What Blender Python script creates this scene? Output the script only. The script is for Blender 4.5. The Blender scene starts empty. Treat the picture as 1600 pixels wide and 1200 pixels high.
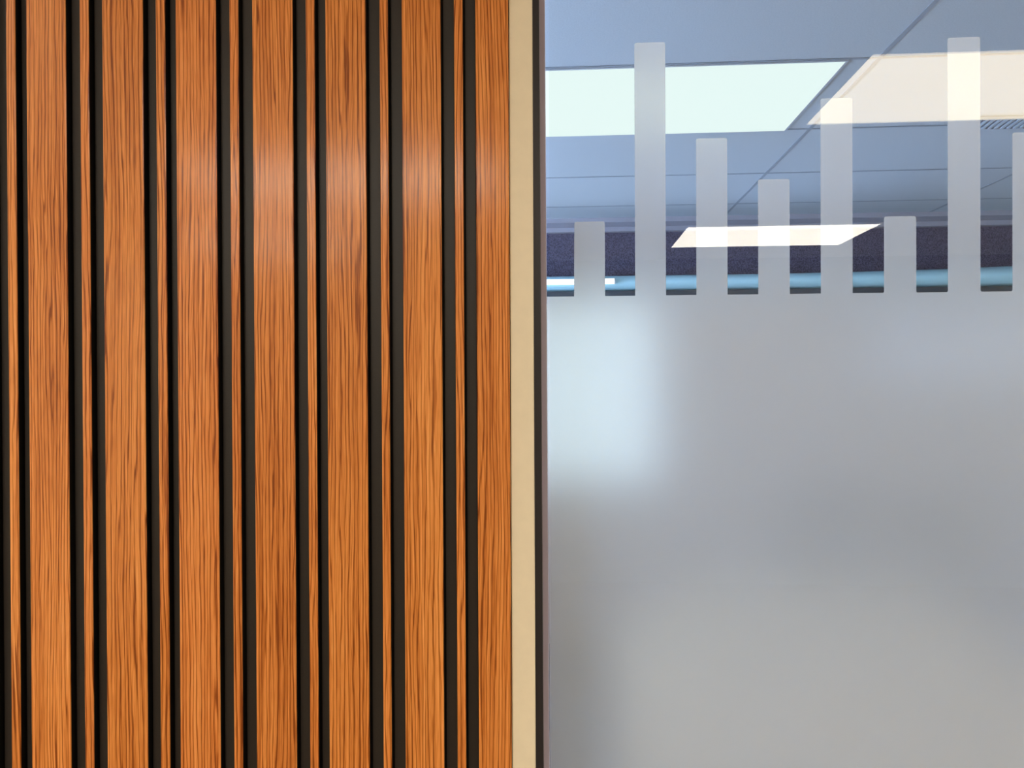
import bpy, bmesh, math, random
from mathutils import Vector, Matrix
C = bpy.context.scene.collection
sc = bpy.context.scene
PI = math.pi

# ---------------------------------------------------------------- camera
EYE = 1.64          # eye height above the floor
CEIL = 2.60
YAW, PITCH, ROLL = math.radians(3.79), math.radians(-0.30), math.radians(0.27)
cd = bpy.data.cameras.new('camera'); cam = bpy.data.objects.new('camera', cd); C.objects.link(cam)
cd.sensor_fit = 'HORIZONTAL'; cd.sensor_width = 36.0; cd.lens = 36.0 * 1208 / 1600
cd.clip_start = 0.02
cam.matrix_world = (Matrix.Translation((0, 0, EYE)) @ Matrix.Rotation(YAW, 4, 'Z')
                    @ Matrix.Rotation(PI / 2 + PITCH, 4, 'X') @ Matrix.Rotation(-ROLL, 4, 'Z'))
sc.camera = cam

# ---------------------------------------------------------------- world: pale overcast daylight
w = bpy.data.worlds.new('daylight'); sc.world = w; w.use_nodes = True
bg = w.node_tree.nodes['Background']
# the sky is palest straight ahead and bluer and brighter on the left, boosted there to light the far room
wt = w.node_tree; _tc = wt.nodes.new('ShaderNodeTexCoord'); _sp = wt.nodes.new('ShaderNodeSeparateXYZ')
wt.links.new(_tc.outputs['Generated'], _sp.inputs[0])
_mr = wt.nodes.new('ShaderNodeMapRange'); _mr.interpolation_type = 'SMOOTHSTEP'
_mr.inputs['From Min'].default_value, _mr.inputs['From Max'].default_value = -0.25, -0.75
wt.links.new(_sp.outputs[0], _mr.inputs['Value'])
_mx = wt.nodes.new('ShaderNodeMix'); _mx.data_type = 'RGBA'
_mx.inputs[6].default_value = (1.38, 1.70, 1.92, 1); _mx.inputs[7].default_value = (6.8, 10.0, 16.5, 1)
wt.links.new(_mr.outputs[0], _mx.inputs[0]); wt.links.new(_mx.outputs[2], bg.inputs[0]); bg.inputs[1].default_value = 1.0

sc.view_settings.view_transform = 'Standard'; sc.view_settings.look = 'None'
sc.view_settings.gamma = 1; sc.view_settings.use_curve_mapping = False
sc.view_settings.exposure = 0.0
sc.cycles.max_bounces = 14; sc.cycles.transmission_bounces = 12; sc.cycles.diffuse_bounces = 6
sc.cycles.use_denoising = True
sc.cycles.sample_clamp_indirect = 6.0

WARM_LAMP = ((1.0, 0.92, 0.78), 13.0)     # the lit panels of the near room
DIM_LAMP = ((1.0, 0.81, 0.53), 7.4)      # nearest row, dimmer and yellower, tuned for its mirror image
COOL_LAMP = ((0.81, 0.95, 0.935), 1.10)    # the lit panels of the far room

# ---------------------------------------------------------------- materials
def lin(r, g, b):
    f = lambda v: ((v / 255 + 0.055) / 1.055) ** 2.4 if v > 10 else v / 255 / 12.92
    return (f(r), f(g), f(b), 1)
def mat(name, col, rough=0.6, spec=0.5, metal=0.0):
    m = bpy.data.materials.new(name); m.use_nodes = True
    p = m.node_tree.nodes['Principled BSDF']
    p.inputs['Base Color'].default_value = col; p.inputs['Roughness'].default_value = rough
    p.inputs['Specular IOR Level'].default_value = spec; p.inputs['Metallic'].default_value = metal
    return m
def nd(m, t, **kw):
    n = m.node_tree.nodes.new(t)
    for k, v in kw.items(): setattr(n, k, v)
    return n
def ln(m, a, b): m.node_tree.links.new(a, b)
def mth(m, op, a, b=None, c=None):
    n = nd(m, 'ShaderNodeMath', operation=op)
    for i, v in enumerate((a, b, c)):
        if v is None: continue
        if isinstance(v, (int, float)): n.inputs[i].default_value = v
        else: ln(m, v, n.inputs[i])
    return n.outputs[0]
def noise(m, vec, detail=2, rough=0.5, W=None, scale=1.0):
    n = nd(m, 'ShaderNodeTexNoise'); n.noise_dimensions = '4D' if W is not None else '3D'
    n.inputs['Scale'].default_value = scale; n.inputs['Detail'].default_value = detail
    n.inputs['Roughness'].default_value = rough
    ln(m, vec, n.inputs['Vector'])
    if W is not None: ln(m, W, n.inputs['W'])
    return n.outputs[0]
def speckle(m, amount, scale, base, bump=0.0):
    """tint a material with fine noise"""
    p = m.node_tree.nodes['Principled BSDF']
    tc = nd(m, 'ShaderNodeTexCoord')
    f = noise(m, tc.outputs['Object'], 3, 0.6, scale=scale)
    r = nd(m, 'ShaderNodeValToRGB'); ln(m, f, r.inputs[0])
    lo = [c * (1 - amount) for c in base[:3]]; hi = [min(1, c * (1 + amount)) for c in base[:3]]
    r.color_ramp.elements[0].position = 0.3; r.color_ramp.elements[0].color = (*lo, 1)
    r.color_ramp.elements[1].position = 0.7; r.color_ramp.elements[1].color = (*hi, 1)
    ln(m, r.outputs[0], p.inputs['Base Color'])
    if bump:
        b = nd(m, 'ShaderNodeBump'); b.inputs['Strength'].default_value = bump; b.inputs['Distance'].default_value = 0.002
        ln(m, f, b.inputs['Height']); ln(m, b.outputs[0], p.inputs['Normal'])
    return m
def emit(name, col, s):
    m = bpy.data.materials.new(name); m.use_nodes = True
    nt = m.node_tree; nt.nodes.clear()
    e = nt.nodes.new('ShaderNodeEmission'); o = nt.nodes.new('ShaderNodeOutputMaterial')
    e.inputs[0].default_value = (*col, 1); e.inputs[1].default_value = s
    nt.links.new(e.outputs[0], o.inputs[0]); return m

def wood_material():
    m = mat('cherry_veneer', lin(205, 125, 62), 0.42, 0.25)
    p = m.node_tree.nodes['Principled BSDF']
    tc = nd(m, 'ShaderNodeTexCoord'); oi = nd(m, 'ShaderNodeObjectInfo')
    sp = nd(m, 'ShaderNodeSeparateXYZ'); ln(m, tc.outputs['Object'], sp.inputs[0])
    W = mth(m, 'MULTIPLY', oi.outputs['Random'], 57.0)
    x, z = sp.outputs[0], sp.outputs[2]
    def vec(sx, sz, xx=None):
        c = nd(m, 'ShaderNodeCombineXYZ')
        ln(m, mth(m, 'MULTIPLY', xx if xx is not None else x, sx), c.inputs[0]); ln(m, mth(m, 'MULTIPLY', z, sz), c.inputs[2])
        return c.outputs[0]
    # slow sideways drift of the growth lines
    drift = noise(m, vec(14, 3.2), 2, 0.5, W)
    xw = mth(m, 'ADD', x, mth(m, 'MULTIPLY', mth(m, 'SUBTRACT', drift, 0.5), 0.022))
    lines = noise(m, vec(330, 1.6, xw), 3, 0.62, W)        # growth lines about 3 mm apart
    mid = noise(m, vec(620, 7, xw), 2, 0.6, W)              # finer strands
    pores = noise(m, vec(1500, 42, xw), 1, 0.5, W)          # short pores
    cloud = noise(m, vec(26, 2.2), 2, 0.5, W)               # patches of lighter wood
    big = noise(m, vec(22, 1.5), 2, 0.5, mth(m, 'ADD', W, 9.0))
    ph = mth(m, 'ADD', mth(m, 'MULTIPLY', x, 235), mth(m, 'MULTIPLY', big, 7.0))
    ph = mth(m, 'ADD', ph, mth(m, 'MULTIPLY', noise(m, vec(90, 9), 2, 0.5, W), 1.5))
    ph = mth(m, 'ADD', ph, mth(m, 'MULTIPLY', noise(m, vec(170, 2.2, xw), 2, 0.55, mth(m, 'ADD', W, 21.0)), 1.5))
    ring = mth(m, 'PINGPONG', ph, 0.5)                      # 0 on a growth line, 0.5 between two
    dark = nd(m, 'ShaderNodeMapRange'); dark.interpolation_type = 'SMOOTHSTEP'
    ln(m, ring, dark.inputs['Value']); dark.inputs['From Min'].default_value = 0.0; dark.inputs['From Max'].default_value = 0.23
    dark.inputs['To Min'].default_value = -0.46; dark.inputs['To Max'].default_value = 0.06
    mod = noise(m, vec(160, 5), 2, 0.5, mth(m, 'ADD', W, 3.0))
    mod = mth(m, 'MULTIPLY', mod, 1.7)
    a = mth(m, 'MULTIPLY', mth(m, 'SUBTRACT', lines, 0.5), 0.85)
    b = mth(m, 'MULTIPLY', mth(m, 'SUBTRACT', mid, 0.5), 0.75)
    c = mth(m, 'MULTIPLY', mth(m, 'SUBTRACT', pores, 0.5), 0.55)
    d = mth(m, 'MULTIPLY', mth(m, 'SUBTRACT', cloud, 0.5), 0.45)
    s = mth(m, 'ADD', mth(m, 'ADD', a, b), mth(m, 'ADD', c, d))
    s = mth(m, 'ADD', s, mth(m, 'MULTIPLY', dark.outputs[0], mod))
    s = mth(m, 'ADD', s, 0.53)
    r = nd(m, 'ShaderNodeValToRGB'); ln(m, s, r.inputs[0])
    cr = r.color_ramp; cr.interpolation = 'EASE'
    cr.elements[0].position = 0.10; cr.elements[0].color = lin(132, 62, 14)
    cr.elements[1].position = 0.92; cr.elements[1].color = lin(240, 164, 96)
    for q, col in ((0.34, (182, 100, 38)), (0.52, (208, 124, 58)), (0.70, (226, 144, 74))):
        e = cr.elements.new(q); e.color = lin(*col)
    hs = nd(m, 'ShaderNodeHueSaturation'); ln(m, r.outputs[0], hs.inputs['Color'])
    ln(m, mth(m, 'ADD', mth(m, 'MULTIPLY', oi.outputs['Random'], 0.004), 0.5005), hs.inputs['Hue'])
    hs.inputs['Saturation'].default_value = 1.0; hs.inputs['Value'].default_value = 1.12
    ln(m, hs.outputs[0], p.inputs['Base Color'])
    p.inputs['Coat Weight'].default_value = 0.42; p.inputs['Coat Roughness'].default_value = 0.15
    bp = nd(m, 'ShaderNodeBump'); bp.inputs['Strength'].default_value = 0.12; bp.inputs['Distance'].default_value = 0.0006
    ln(m, s, bp.inputs['Height']); ln(m, bp.outputs[0], p.inputs['Normal'])
    return m

M = {}
M['wood'] = wood_material()
M['groove'] = speckle(mat('black_groove_felt', lin(40, 36, 34), 0.42, 0.45), 0.12, 900, lin(54, 49, 45))
M['edge'] = mat('black_slat_edge', lin(9, 7, 7), 0.6, 0.3)
M['beige'] = speckle(mat('beige_paint', lin(222, 206, 166), 0.45, 0.4), 0.02, 60, lin(243, 231, 204))
M['black'] = mat('black_anodised_metal', lin(40, 38, 42), 0.35, 0.5)
M['gasket'] = mat('mauve_grey_gasket', lin(190, 180, 198), 0.4, 0.5)
M['wall'] = speckle(mat('white_wall_paint', lin(236, 232, 224), 0.7, 0.3), 0.02, 30, lin(236, 232, 224))
M['dim'] = mat('taupe_wall_paint', lin(150, 140, 128), 0.8, 0.2)
M['coolwall'] = speckle(mat('warm_grey_wall_paint', lin(168, 147, 132), 0.7, 0.3), 0.03, 20, lin(168, 147, 132))
M['bulk'] = speckle(mat('speckled_navy_wall', lin(86, 88, 112), 0.7, 0.3), 0.75, 170, lin(92, 86, 104), 0.4)
M['carpet'] = speckle(mat('blue_grey_carpet', lin(102, 98, 97), 0.95, 0.1), 0.2, 260, lin(102, 98, 97))
M['floor'] = speckle(mat('tan_carpet', lin(120, 104, 84), 0.95, 0.1), 0.2, 260, lin(120, 104, 84))
M['tile'] = speckle(mat('ceiling_tile', lin(205, 208, 212), 0.9, 0.1), 0.07, 240, lin(205, 208, 212), 0.25)
M['warmtile'] = speckle(mat('near_ceiling_tile', lin(215, 208, 198), 0.9, 0.1), 0.07, 240, lin(215, 208, 198), 0.25)
M['grid'] = mat('ceiling_grid_metal', lin(166, 170, 178), 0.7, 0.3)
M['whitemetal'] = mat('white_painted_metal', lin(200, 204, 210), 0.5, 0.4)
M['crown'] = mat('grey_crown_moulding', lin(170, 164, 172), 0.6, 0.3)
M['valance'] = mat('pale_blue_gloss_paint', lin(198, 240, 248), 0.35, 0.5)
M['rail'] = mat('dark_slate_rail', lin(60, 68, 76), 0.5, 0.4)
M['table'] = speckle(mat('beige_table_laminate', lin(190, 164, 128), 0.4, 0.4), 0.03, 40, lin(190, 164, 128))
M['dark'] = mat('charcoal_fabric', lin(66, 58, 50), 0.9, 0.2)
M['bluefab'] = mat('pale_blue_fabric', lin(150, 180, 205), 0.9, 0.2)
M['steel'] = mat('brushed_steel', lin(150, 150, 155), 0.35, 0.5, 0.9)
M['board'] = mat('white_board_enamel', lin(232, 232, 236), 0.3, 0.5)
M['warmlamp'] = emit('cream_lamp_diffuser', *WARM_LAMP)
M['dimlamp'] = emit('dim_cream_lamp_diffuser', *DIM_LAMP)
M['filllamp'] = emit('fill_lamp_diffuser', (1.0, 0.93, 0.82), 5.2)  # unseen far room panels, made brighter to light the table and floor
M['coollamp'] = emit('cool_lamp_diffuser', *COOL_LAMP)
M['tube'] = emit('white_highlight_glow', (0.93, 0.98, 1.0), 1.6)  # glow that stands in for the highlight on the valance

def glass_material(name, tint):
    """clear pane: each face lets light straight through and mirrors the usual few per cent"""
    m = bpy.data.materials.new(name); m.use_nodes = True
    nt = m.node_tree; nt.nodes.clear()
    o = nt.nodes.new('ShaderNodeOutputMaterial'); t = nt.nodes.new('ShaderNodeBsdfTransparent'); t.inputs[0].default_value = (*tint, 1)
    g = nt.nodes.new('ShaderNodeBsdfGlossy'); g.inputs['Roughness'].default_value = 0.0; g.inputs[0].default_value = (1, 1, 1, 1)
    f = nt.nodes.new('ShaderNodeFresnel'); f.inputs[0].default_value = 1.52
    geo = nt.nodes.new('ShaderNodeNewGeometry')
    # the fresnel node inverts the index on back faces; keep the outside value on both
    mi = nt.nodes.new('ShaderNodeMath'); mi.operation = 'MULTIPLY_ADD'
    mi.inputs[1].default_value = 1 / 1.52 - 1.52; mi.inputs[2].default_value = 1.52
    nt.links.new(geo.outputs['Backfacing'], mi.inputs[0])
    inv = nt.nodes.new('ShaderNodeMath'); inv.operation = 'MULTIPLY_ADD'
    inv.inputs[1].default_value = 0.0; inv.inputs[2].default_value = 1.52
    nt.links.new(geo.outputs['Backfacing'], inv.inputs[0])
    mx = nt.nodes.new('ShaderNodeMixShader')
    lw = nt.nodes.new('ShaderNodeLayerWeight'); lw.inputs[0].default_value = 0.12
    ad = nt.nodes.new('ShaderNodeMath'); ad.operation = 'MULTIPLY_ADD'; ad.inputs[1].default_value = 0.25; ad.inputs[2].default_value = 0.037
    nt.links.new(lw.outputs['Facing'], ad.inputs[0])
    nt.links.new(ad.outputs[0], mx.inputs[0])
    nt.links.new(t.outputs[0], mx.inputs[1]); nt.links.new(g.outputs[0], mx.inputs[2]); nt.links.new(mx.outputs[0], o.inputs[0])
    for n in (f, mi, inv, geo): nt.nodes.remove(n)
    return m
def film_material():
    m = bpy.data.materials.new('frosted_film'); m.use_nodes = True
    nt = m.node_tree; nt.nodes.clear()
    o = nt.nodes.new('ShaderNodeOutputMaterial')
    g = nt.nodes.new('ShaderNodeBsdfGlass'); g.distribution = 'GGX'
    g.inputs['Color'].default_value = (0.97, 0.98, 1.0, 1); g.inputs['Roughness'].default_value = 0.27; g.inputs['IOR'].default_value = 1.40
    t = nt.nodes.new('ShaderNodeBsdfTranslucent'); t.inputs[0].default_value = (0.92, 0.95, 1.0, 1)
    d = nt.nodes.new('ShaderNodeBsdfDiffuse'); d.inputs[0].default_value = (0.94, 0.90, 0.85, 1)
    m1 = nt.nodes.new('ShaderNodeMixShader'); m1.inputs[0].default_value = 0.5
    m2 = nt.nodes.new('ShaderNodeMixShader'); m2.inputs[0].default_value = 0.33
    nt.links.new(t.outputs[0], m1.inputs[1]); nt.links.new(d.outputs[0], m1.inputs[2])
    nt.links.new(g.outputs[0], m2.inputs[1]); nt.links.new(m1.outputs[0], m2.inputs[2])
    nt.links.new(m2.outputs[0], o.inputs[0])
    return m
M['glass'] = glass_material('clear_glass', (0.975, 0.99, 0.985)); M['film'] = film_material()

# ---------------------------------------------------------------- helpers
def bx(bm, x0, x1, y0, y1, z0, z1, mi=0):
    vs = [bm.verts.new((x, y, z)) for x in (x0, x1) for y in (y0, y1) for z in (z0, z1)]
    for q in ((0, 1, 3, 2), (4, 6, 7, 5), (0, 4, 5, 1), (2, 3, 7, 6), (0, 2, 6, 4), (1, 5, 7, 3)):
        f = bm.faces.new([vs[i] for i in q]); f.material_index = mi
def prism(bm, pts, axis, a, b, mi=0):
    """extrude a closed outline along an axis; pts are the two other coordinates in order"""
    def mk(p, t):
        return {'x': (t, p[0], p[1]), 'y': (p[0], t, p[1]), 'z': (p[0], p[1], t)}[axis]
    A = [bm.verts.new(mk(p, a)) for p in pts]; B = [bm.verts.new(mk(p, b)) for p in pts]
    n = len(pts)
    for i in range(n):
        f = bm.faces.new((A[i], A[(i + 1) % n], B[(i + 1) % n], B[i])); f.material_index = mi
    bm.faces.new(A).material_index = mi; bm.faces.new(B[::-1]).material_index = mi
def tube(bm, p0, p1, r, n=14):
    p0, p1 = Vector(p0), Vector(p1); d = (p1 - p0).normalized()
    u = d.orthogonal().normalized(); v = d.cross(u)
    rings = [[bm.verts.new(p + r * (math.cos(2 * PI * i / n) * u + math.sin(2 * PI * i / n) * v)) for i in range(n)] for p in (p0, p1)]
    for i in range(n):
        bm.faces.new((rings[0][i], rings[0][(i + 1) % n], rings[1][(i + 1) % n], rings[1][i]))
    bm.faces.new(rings[0]); bm.faces.new(rings[1][::-1])
def obj(name, bm, m, parent=None, loc=(0, 0, 0), bevel=0.0, smooth=False):
    bmesh.ops.recalc_face_normals(bm, faces=bm.faces)
    me = bpy.data.meshes.new(name); bm.to_mesh(me); bm.free()
    for k in (m if isinstance(m, (list, tuple)) else [m]): me.materials.append(M[k])
    if smooth:
        for f in me.polygons: f.use_smooth = True
    o = bpy.data.objects.new(name, me); C.objects.link(o); o.location = loc
    if parent: o.parent = parent
    if bevel:
        b = o.modifiers.new('bevel', 'BEVEL'); b.width = bevel; b.segments = 2; b.limit_method = 'ANGLE'
    return o
def tag(o, label, cat, group=None, kind=None):
    o['label'] = label; o['category'] = cat
    if group: o['group'] = group
    if kind: o['kind'] = kind
    return o
def thing(name, label, cat, loc=(0, 0, 0), rz=0, group=None):
    o = bpy.data.objects.new(name, None); C.objects.link(o); o.location = loc; o.rotation_euler = (0, 0, rz)
    o.empty_display_size = 0.1
    return tag(o, label, cat, group)
def struct(o): o['kind'] = 'structure'; return o
def box(name, m, x0, x1, y0, y1, z0, z1, parent=None, bevel=0.0):
    bm = bmesh.new(); cx, cy, cz = (x0 + x1) / 2, (y0 + y1) / 2, (z0 + z1) / 2
    bx(bm, x0 - cx, x1 - cx, y0 - cy, y1 - cy, z0 - cz, z1 - cz)
    o = obj(name, bm, m, None, (cx, cy, cz), bevel)
    if parent: o.parent = parent; o.location = Vector((cx, cy, cz)) - parent.location
    return o

GX1 = 3.4            # right end of the glass
WY = 0.80            # front face of the slats
BY = 0.8100          # back of the grooves
GY = 0.830           # front of the glass
NX0, NX1, NY = -2.9, 5.2, -4.6       # near room
FX0, FX1, FY = -2.2, 4.6, 4.80       # far room

# ---------------------------------------------------------------- structure
struct(box('floor', 'floor', NX0, NX1, NY, 0.86, -0.1, 0))
struct(box('floor', 'carpet', FX0, FX1, 0.86, FY, -0.1, 0))
struct(box('ceiling', 'warmtile', NX0, NX1, NY, 0.86, CEIL, CEIL + 0.1))
struct(box('ceiling', 'tile', FX0, FX1, 0.86, FY, CEIL, CEIL + 0.1))
struct(box('wall_near_left', 'wall', NX0 - 0.1, NX0, NY - 0.1, 0.82, 0, CEIL))
struct(box('wall_near_right', 'wall', NX1, NX1 + 0.1, NY - 0.1, 0.82, 0, CEIL))
struct(box('wall_near_end', 'dim', NX0, NX1, NY - 0.1, NY, 0, CEIL))
# the wall that carries the slats, its beige end and the glazed partition
struct(box('wall_left', 'wall', NX0, -0.0545, BY + 0.006, 0.90, 0, CEIL))
bm = bmesh.new(); bx(bm, -0.0547, -0.0303, 0.8015, 0.90, 0, CEIL)
tr = struct(obj('trim_1', bm, 'beige', bevel=0.0012))

win = bpy.data.objects.new('window_1', None); C.objects.link(win); struct(win)
bm = bmesh.new(); bx(bm, -0.014, GX1, GY, GY + 0.006, 0.03, CEIL - 0.03)
obj('pane', bm, 'glass', win)
bm = bmesh.new()      # black channel beside the beige trim, a little out of plumb
prism(bm, [(-0.0302, 0), (-0.0206, 0), (-0.0243, CEIL), (-0.0302, CEIL)], 'y', 0.8035, 0.875)
obj('frame', bm, 'black', win)
bm = bmesh.new(); prism(bm, [(-0.0208, 0), (-0.0150, 0), (-0.0188, CEIL), (-0.0245, CEIL)], 'y', 0.823, 0.850)
obj('gasket', bm, 'gasket', win)
bm = bmesh.new(); bx(bm, -0.0150, GX1, 0.815, 0.86, 0, 0.06); obj('bottom_rail', bm, 'black', win)
bm = bmesh.new(); bx(bm, -0.0188, GX1, 0.815, 0.86, CEIL - 0.05, CEIL); obj('top_rail', bm, 'black', win)

# frosted film: one sheet with a comb of bars of unequal height cut into its top
FILMY = GY + 0.0062
tops = [1.8098, 2.0000, 1.8962, 1.8512, 1.9350, 1.8095, 1.9945, 1.8942, 1.8512, 1.9700, 1.8300, 1.9200]
BW, PER, X0, ZN, RC = 0.0326, 0.0648, 0.0127, 1.7296, 0.0022
pts = [(-0.0152, 0.065), (-0.0162, 1.40), (-0.0186, 1.58), (-0.0170, ZN - 0.002), (-0.0170, ZN)]
def arc(cx, cz, r, a0, a1, n=4):
    return [(cx + r * math.cos(a0 + (a1 - a0) * i / n), cz + r * math.sin(a0 + (a1 - a0) * i / n)) for i in range(n + 1)]
nb = 40
for k in range(nb):
    xa = X0 + k * PER; xb = xa + BW; t = tops[k % len(tops)]
    rn = 0.0006 if k < 5 else 0.0018
    pts += [(xa - rn, ZN)] if k == 0 else arc(xa - rn, ZN + rn, rn, -PI / 2, 0)
    pts += arc(xa + RC, t - RC, RC, PI, PI / 2)
    pts += arc(xb - RC, t - RC, RC, PI / 2, 0)
    pts += arc(xb + rn, ZN + rn, rn, PI, 1.5 * PI)
pts += [(X0 + nb * PER, ZN), (X0 + nb * PER, 0.065)]
bm = bmesh.new(); prism(bm, pts, 'y', FILMY, FILMY + 0.0004)
film = obj('frosted_film', bm, 'film')
tag(film, 'frosted privacy film with a comb of upright bars, stuck on the glass', 'window film')

# ---------------------------------------------------------------- slatted panel
panel = thing('slatted_wall_panel', 'orange-brown wooden slatted wall panel, wide and narrow slats over black grooves', 'wall panel', (-0.5, BY, 0))
SL = [(-0.7745, -0.7295), (-0.7140, -0.7000),
      (-0.6850, -0.6400 + 0.0005), (-0.6245 + 0.0, -0.6245 + 0.0095)]
wide = [(-0.8200, -0.7745), (-0.7385, -0.6935), (-0.6595, -0.6155), (-0.5769, -0.5327), (-0.4917, -0.4468), (-0.4104, -0.3665), (-0.3268, -0.2834),
        (-0.2480, -0.2052), (-0.1668, -0.1259), (-0.0894, -0.0552)]
narrow = [(-0.7615, -0.7515), (-0.6805, -0.6710), (-0.5997, -0.5896), (-0.5167, -0.5070), (-0.4323, -0.4222), (-0.3515, -0.3421),
          (-0.2690, -0.2597), (-0.1902, -0.1816), (-0.1118, -0.1028)]
for k in range(11):     # the panel runs on to the left, out of the picture
    wide.append((-0.9035 - k * 0.083, -0.8595 - k * 0.083)); narrow.append((-0.8455 - k * 0.083, -0.8355 - k * 0.083))
allsl = sorted(wide + narrow)
xl = allsl[0][0]
bm = bmesh.new()
bx(bm, xl, -0.0550, BY, BY + 0.006, 0, CEIL, 1)
for (a, b), (c, d) in zip(allsl[:-1], allsl[1:]):     # raised felt strip in each groove, black slots beside it stand in for contact shade
    bx(bm, b + 0.0016, c - 0.0014, BY - 0.0012, BY, 0, CEIL, 0)
o = obj('backing_board', bm, ['groove', 'edge']); o.parent = panel; o.location = -panel.location
def slat(a, b, nm):
    bm = bmesh.new(); cx = (a + b) / 2; h = (b - a) / 2; r = 0.0005
    D = BY - WY
    # front face and rolled edges in veneer, sides in black
    prof = [(-h, D - 0.0), (-h, 0.0013), (-h + 0.0001, r), (-h + r, 0.0), (h - r, 0.0), (h - 0.0001, r), (h, 0.0013), (h, D)]
    n = len(prof); zz = (0.0, CEIL)
    A = [bm.verts.new((x, y - D / 2, -1.3)) for x, y in prof]; B = [bm.verts.new((x, y - D / 2, 1.3)) for x, y in prof]
    for i in range(n):
        f = bm.faces.new((A[i], A[(i + 1) % n], B[(i + 1) % n], B[i])); f.material_index = 1 if i in (0, n - 2, n - 1) else 0
    bm.faces.new(A).material_index = 1; bm.faces.new(B[::-1]).material_index = 1
    o = obj(nm, bm, ['wood', 'edge']); o.parent = panel
    o.location = Vector((cx, WY + D / 2, 1.3)) - panel.location
for a, b in sorted(wide, reverse=True): slat(a, b, 'wide_slat')
for a, b in sorted(narrow, reverse=True): slat(a, b, 'narrow_slat')

# ---------------------------------------------------------------- near room ceiling lights: three seen mirrored, the others unseen, added to brighten the slats
def panel_light(x0, x1, y0, y1, label, lamp, group, fr=0.025):
    t = thing('ceiling_light', label, 'ceiling light', ((x0 + x1) / 2, (y0 + y1) / 2, CEIL), 0, group)
    hx, hy = (x1 - x0) / 2, (y1 - y0) / 2
    bm = bmesh.new(); bx(bm, -hx, hx, -hy, hy, -0.004, -0.001); obj('diffuser', bm, lamp, t)
    bm = bmesh.new(); e = fr
    for q in ((-hx - e, hx + e, -hy - e, -hy), (-hx - e, hx + e, hy, hy + e), (-hx - e, -hx, -hy, hy), (hx, hx + e, -hy, hy)):
        bx(bm, *q, -0.0045, -0.001)
    obj('frame', bm, 'whitemetal', t)
    return t
def my(D): return 2 * GY - D      # distance seen in the mirror -> place in the near room
near = [(0.917, 2.117, 2.353, 2.975, 'large cream ceiling light mirrored at the top right of the glass'),
        (0.787, 1.970, 4.935, 5.675, 'small cream ceiling light mirrored across the frosted bars'),
        (-1.75, -0.30, 3.35, 4.05, 'cream ceiling light mirrored softly as a sheen on the wooden slats'),
        (1.30, 2.50, 1.30, 1.88, 'unseen cream ceiling light close to the glass partition, added to brighten trim and slats'),
        (2.95, 4.15, 2.353, 2.975, 'unseen cream ceiling light added in the nearest row for brightness, right of the mirrored one'),
        (3.40, 4.58, 4.935, 5.675, 'unseen cream ceiling light added in the far row for brightness, right of the mirrored one'),
        (-2.60, -1.42, 4.935, 5.675, 'unseen cream ceiling light added in the far row for brightness, at the left wall'),
        (-2.60, -1.40, 1.30, 1.88, 'unseen cream ceiling light added for brightness above the left part of the slatted panel')]
for x0, x1, d0, d1, lb in near:
    panel_light(x0, x1, my(d1), my(d0), lb, 'dimlamp' if d0 == 2.353 else 'warmlamp', 'lit ceiling lights of the near room', 0.004)

# ---------------------------------------------------------------- far room shell
def wall_with_hole(name, axis, p0, p1, u0, u1, hu0, hu1, hz0, hz1, m):
    bm = bmesh.new()
    for a, b, z0, z1 in ((u0, hu0, 0, CEIL), (hu1, u1, 0, CEIL), (hu0, hu1, 0, hz0), (hu0, hu1, hz1, CEIL)):
        if axis == 'x': bx(bm, p0, p1, a, b, z0, z1)
        else: bx(bm, a, b, p0, p1, z0, z1)
    return struct(obj(name, bm, m))
wall_with_hole('wall_back', 'y', FY, FY + 0.15, FX0, FX1, -1.00, 0.600, 0.98, 2.16, 'coolwall')
wall_with_hole('wall_far_left', 'x', FX0 - 0.15, FX0, 0.86, FY + 0.15, 1.5, 4.3, 0.85, 2.35, 'wall')
wall_with_hole('wall_far_right', 'x', FX1, FX1 + 0.15, 0.86, FY + 0.15, 1.5, 4.3, 0.85, 2.20, 'wall')
struct(box('wall_partition', 'wall', FX0, -0.06, 0.90, 0.92, 0, CEIL))
struct(box('wall_partition', 'wall', GX1, NX1 + 0.1, 0.82, 0.92, 0, CEIL))
def window_unit(n, axis, p, u0, u1, z0, z1):
    wd = bpy.data.objects.new('window_%d' % n, None); C.objects.link(wd); struct(wd)
    e = 0.04; bm = bmesh.new()
    segs = [(u0, u1, z0, z0 + e), (u0, u1, z1 - e, z1), (u0, u0 + e, z0 + e, z1 - e), (u1 - e, u1, z0 + e, z1 - e)]
    if u1 - u0 > 2: segs.append(((u0 + u1) / 2 - e / 2, (u0 + u1) / 2 + e / 2, z0 + e, z1 - e))
    for a, b, c, d in segs:
        if axis == 'x': bx(bm, p - 0.03, p + 0.03, a, b, c, d)
        else: bx(bm, a, b, p - 0.03, p + 0.03, c, d)
    obj('frame', bm, 'whitemetal', wd)
    bm = bmesh.new()
    if axis == 'x': bx(bm, p - 0.003, p + 0.003, u0 + e, u1 - e, z0 + e, z1 - e)
    else: bx(bm, u0 + e, u1 - e, p - 0.003, p + 0.003, z0 + e, z1 - e)
    obj('pane', bm, 'glass', wd)
window_unit(2, 'y', FY + 0.08, -1.00, 0.600, 0.98, 2.16)
window_unit(3, 'x', FX0 - 0.08, 1.5, 4.3, 0.85, 2.35)
window_unit(4, 'x', FX1 + 0.08, 1.5, 4.3, 0.85, 2.20)

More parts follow.
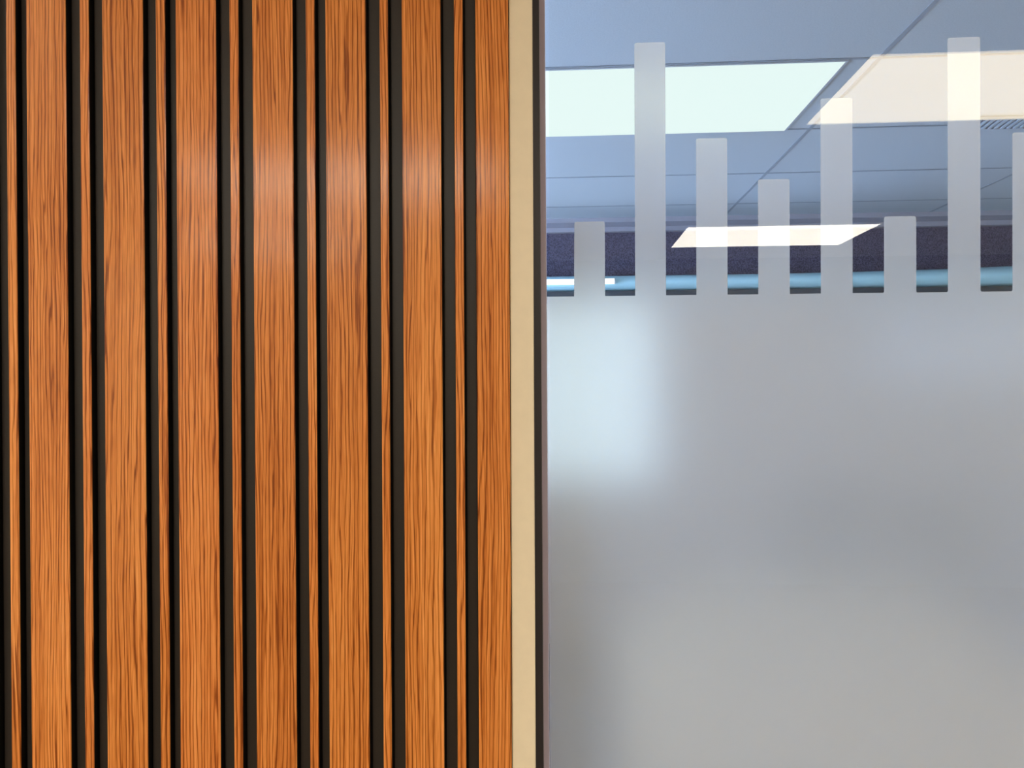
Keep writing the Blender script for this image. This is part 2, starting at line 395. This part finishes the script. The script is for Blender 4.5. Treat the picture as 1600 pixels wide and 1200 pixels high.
# crown moulding and dark speckled bulkhead whose lower edge climbs to the right
bm = bmesh.new(); prism(bm, [(4.80, 2.600), (4.62, 2.600), (4.63, 2.575), (4.70, 2.560), (4.71, 2.535), (4.80, 2.535)], 'x', FX0, FX1)
struct(obj('trim_2', bm, 'crown'))
bm = bmesh.new(); prism(bm, [(FX0, 2.16), (FX1, 2.16), (FX1, 2.56), (FX0, 2.56)], 'y', 4.755, 4.80)
struct(obj('wall_bulkhead', bm, 'bulk'))

# rounded pale blue valance over the windows with a dark rail under it
val = thing('window_valance', 'glossy pale blue rounded valance running under the dark speckled wall band', 'valance', (1.2, 4.755, 2.13))
secs = [(-1.6, 2.262), (0.2, 2.258), (1.2, 2.258), (1.7, 2.263), (2.2, 2.272), (2.75, 2.290), (3.4, 2.312), (4.3, 2.335)]
bm = bmesh.new(); rings = []
for x, zt in secs:
    zb = 2.161; c = (zt + zb) / 2; hz = (zt - zb) / 2; r = []
    for i in range(17):
        a = PI / 2 + PI * i / 16
        r.append((x - 1.2, 4.66 + 0.10 * math.cos(a) - 4.755, c + hz * math.sin(a) - 2.13))
    r = [(x - 1.2, 0.0, zt - 2.13)] + r + [(x - 1.2, 0.0, zb - 2.13)]
    rings.append([bm.verts.new(p) for p in r])
n = len(rings[0])
for A, B in zip(rings[:-1], rings[1:]):
    for i in range(n): bm.faces.new((A[i], A[(i + 1) % n], B[(i + 1) % n], B[i]))
bm.faces.new(rings[0]); bm.faces.new(rings[-1][::-1])
o = obj('valance_shell', bm, 'valance', val, smooth=True)
bm = bmesh.new(); bx(bm, -2.8, 3.1, -0.175, 0.0, 0.002, 0.0305); obj('bottom_rail', bm, 'rail', val)

# short glowing tube added in place of the highlight on the glossy valance
tl = thing('valance_highlight', 'thin glowing white tube added as the highlight on the valance beside the black window channel', 'lamp', (-0.1, 4.536, 2.212))
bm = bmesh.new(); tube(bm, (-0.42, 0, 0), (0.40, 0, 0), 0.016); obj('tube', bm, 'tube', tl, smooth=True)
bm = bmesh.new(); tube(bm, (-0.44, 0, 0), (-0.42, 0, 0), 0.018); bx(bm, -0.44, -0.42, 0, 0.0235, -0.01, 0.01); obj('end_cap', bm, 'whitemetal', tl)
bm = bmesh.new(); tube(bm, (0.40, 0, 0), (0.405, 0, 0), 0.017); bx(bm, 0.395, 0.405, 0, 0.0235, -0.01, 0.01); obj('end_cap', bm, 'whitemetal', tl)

# far room ceiling grid
gx = [-2.62 + 1.19 * k for k in range(1, 6)] ; gx = [-1.43, -0.24, 0.95, 2.12, 3.31]
gy = [1.08, 1.72, 2.388, 3.045, 3.685, 4.31]
bm = bmesh.new()
for x in gx: bx(bm, x - 0.007, x + 0.007, 0.92, 4.62, CEIL - 0.0018, CEIL - 0.0005)
for i, y in enumerate(gy): bx(bm, FX0, FX1, y - 0.006, y + 0.006, CEIL - 0.0019, CEIL - 0.0006)
g = struct(obj('ceiling_grid', bm, 'grid'))

far = [(-0.14, 0.855, 2.40, 3.05, 'pale green-white lit ceiling light seen through the clear glass'),
       (-0.14, 0.855, 1.10, 1.70, 'unseen ceiling light just behind the glass above the frame, brightened to light the table'),
       (2.20, 3.22, 1.10, 1.70, 'unseen ceiling light behind the glass at far upper right, brightened to light the floor'),
       (-2.0, -1.0, 2.375, 3.03, 'pale lit ceiling light hidden behind the slatted wall')]
for x0, x1, y0, y1, lb in far:
    panel_light(x0, x1, y0, y1, lb, 'coollamp' if y0 > 2 else 'filllamp', 'lit ceiling lights of the far room', 0.008)

# air vent with slanted slots
vt = thing('ceiling_vent', 'slotted air vent in the far ceiling at the right edge', 'air vent', (1.785, 2.995, CEIL))
bm = bmesh.new()
for q in ((-0.275, 0.275, -0.045, -0.035), (-0.275, 0.275, 0.075, 0.09), (-0.275, -0.26, -0.035, 0.075), (0.26, 0.275, -0.035, 0.075)): bx(bm, *q, -0.012, -0.003)
obj('frame', bm, 'whitemetal', vt)
bm = bmesh.new()
x = -0.25
while x < 0.25:
    prism(bm, [(x, -0.035), (x + 0.011, -0.035), (x + 0.024, 0.075), (x + 0.013, 0.075)], 'z', -0.012, -0.004); x += 0.0235
obj('louvre', bm, 'whitemetal', vt)
bm = bmesh.new(); bx(bm, -0.26, 0.26, -0.035, 0.075, -0.0038, -0.0032); obj('backing', bm, 'rail', vt)

# ---------------------------------------------------------------- furniture blurred behind the film
tb = thing('conference_table', 'large beige conference table blurred behind the frosted film', 'table', (0.85, 2.65, 0))
bm = bmesh.new(); prism(bm, [(-0.72, -1.0), (0.42, -1.0), (0.81, 0.93), (-0.25, 0.93), (-0.66, 0.1)], 'z', 0.715, 0.75); obj('tabletop', bm, 'table', tb, bevel=0.004)
for x, y in ((-0.55, -0.85), (0.35, -0.85), (0.68, 0.8), (-0.2, 0.8)):
    bm = bmesh.new(); bx(bm, x - 0.03, x + 0.03, y - 0.03, y + 0.03, 0, 0.715); obj('leg', bm, 'steel', tb)

def office_chair(label, x, y, rz, fab):
    t = thing('office_chair', label, 'chair', (x, y, 0), rz)
    bm = bmesh.new(); bx(bm, -0.24, 0.24, -0.23, 0.23, 0.43, 0.50); obj('seat', bm, fab, t, bevel=0.025)
    bm = bmesh.new()      # curved back
    for i in range(8):
        a0 = -0.25 + 0.0625 * i; a1 = a0 + 0.0625
        y0 = 0.25 - 0.9 * a0 * a0; y1 = 0.25 - 0.9 * a1 * a1
        vs = [bm.verts.new(p) for p in ((a0, y0, .56), (a1, y1, .56), (a1, y1 + .04, .56), (a0, y0 + .04, .56), (a0, y0 + .05, 1.02), (a1, y1 + .05, 1.02), (a1, y1 + .09, 1.02), (a0, y0 + .09, 1.02))]
        for q in ((0, 1, 2, 3), (4, 5, 6, 7), (0, 1, 5, 4), (3, 2, 6, 7)): bm.faces.new([vs[j] for j in q])
        if i == 0: bm.faces.new([vs[j] for j in (0, 3, 7, 4)])
        if i == 7: bm.faces.new([vs[j] for j in (1, 2, 6, 5)])
    bmesh.ops.remove_doubles(bm, verts=bm.verts, dist=1e-4)
    obj('backrest', bm, fab, t)
    bm = bmesh.new(); bx(bm, -0.03, 0.03, 0.20, 0.235, 0.44, 0.46); bx(bm, -0.03, 0.03, 0.235, 0.25, 0.44, 0.62); obj('back_bracket', bm, 'steel', t)
    bm = bmesh.new(); tube(bm, (0, 0, 0.09), (0, 0, 0.43), 0.025); obj('post', bm, 'steel', t, smooth=True)
    for k in range(5):
        a = 2 * PI * k / 5 + 0.3; c, s_ = math.cos(a), math.sin(a)
        bm = bmesh.new(); tube(bm, (0, 0, 0.10), (0.28 * c, 0.28 * s_, 0.075), 0.016, 8); lg = obj('leg', bm, 'steel', t)
        bm = bmesh.new(); tube(bm, (0.28 * c - 0.018 * s_, 0.28 * s_ + 0.018 * c, 0.03), (0.28 * c + 0.018 * s_, 0.28 * s_ - 0.018 * c, 0.03), 0.03, 12)
        tube(bm, (0.28 * c, 0.28 * s_, 0.03), (0.28 * c, 0.28 * s_, 0.075), 0.008, 8); obj('caster', bm, 'dark', lg)
    return t
office_chair('dark office chair at the far right corner of the beige table, blurred', 2.08, 4.10, 0.0, 'dark')
office_chair('dark office chair behind the middle of the beige table, blurred', 1.52, 4.18, 0.1, 'dark')
office_chair('pale blue office chair at the right edge, blurred behind the film', 2.02, 3.05, -1.3, 'bluefab')

wb = thing('whiteboard', 'pale whiteboard on the far wall, blurred behind the upper right film', 'whiteboard', (2.75, FY, 1.60))
bm = bmesh.new(); bx(bm, -0.95, 0.95, -0.02, -0.002, 0.02, 0.46); obj('board', bm, 'board', wb)
bm = bmesh.new()
for q in ((-0.97, 0.97, 0.0, 0.02), (-0.97, 0.97, 0.46, 0.48), (-0.97, -0.95, 0.02, 0.46), (0.95, 0.97, 0.02, 0.46)): bx(bm, q[0], q[1], -0.03, -0.001, q[2], q[3])
obj('frame', bm, 'steel', wb)
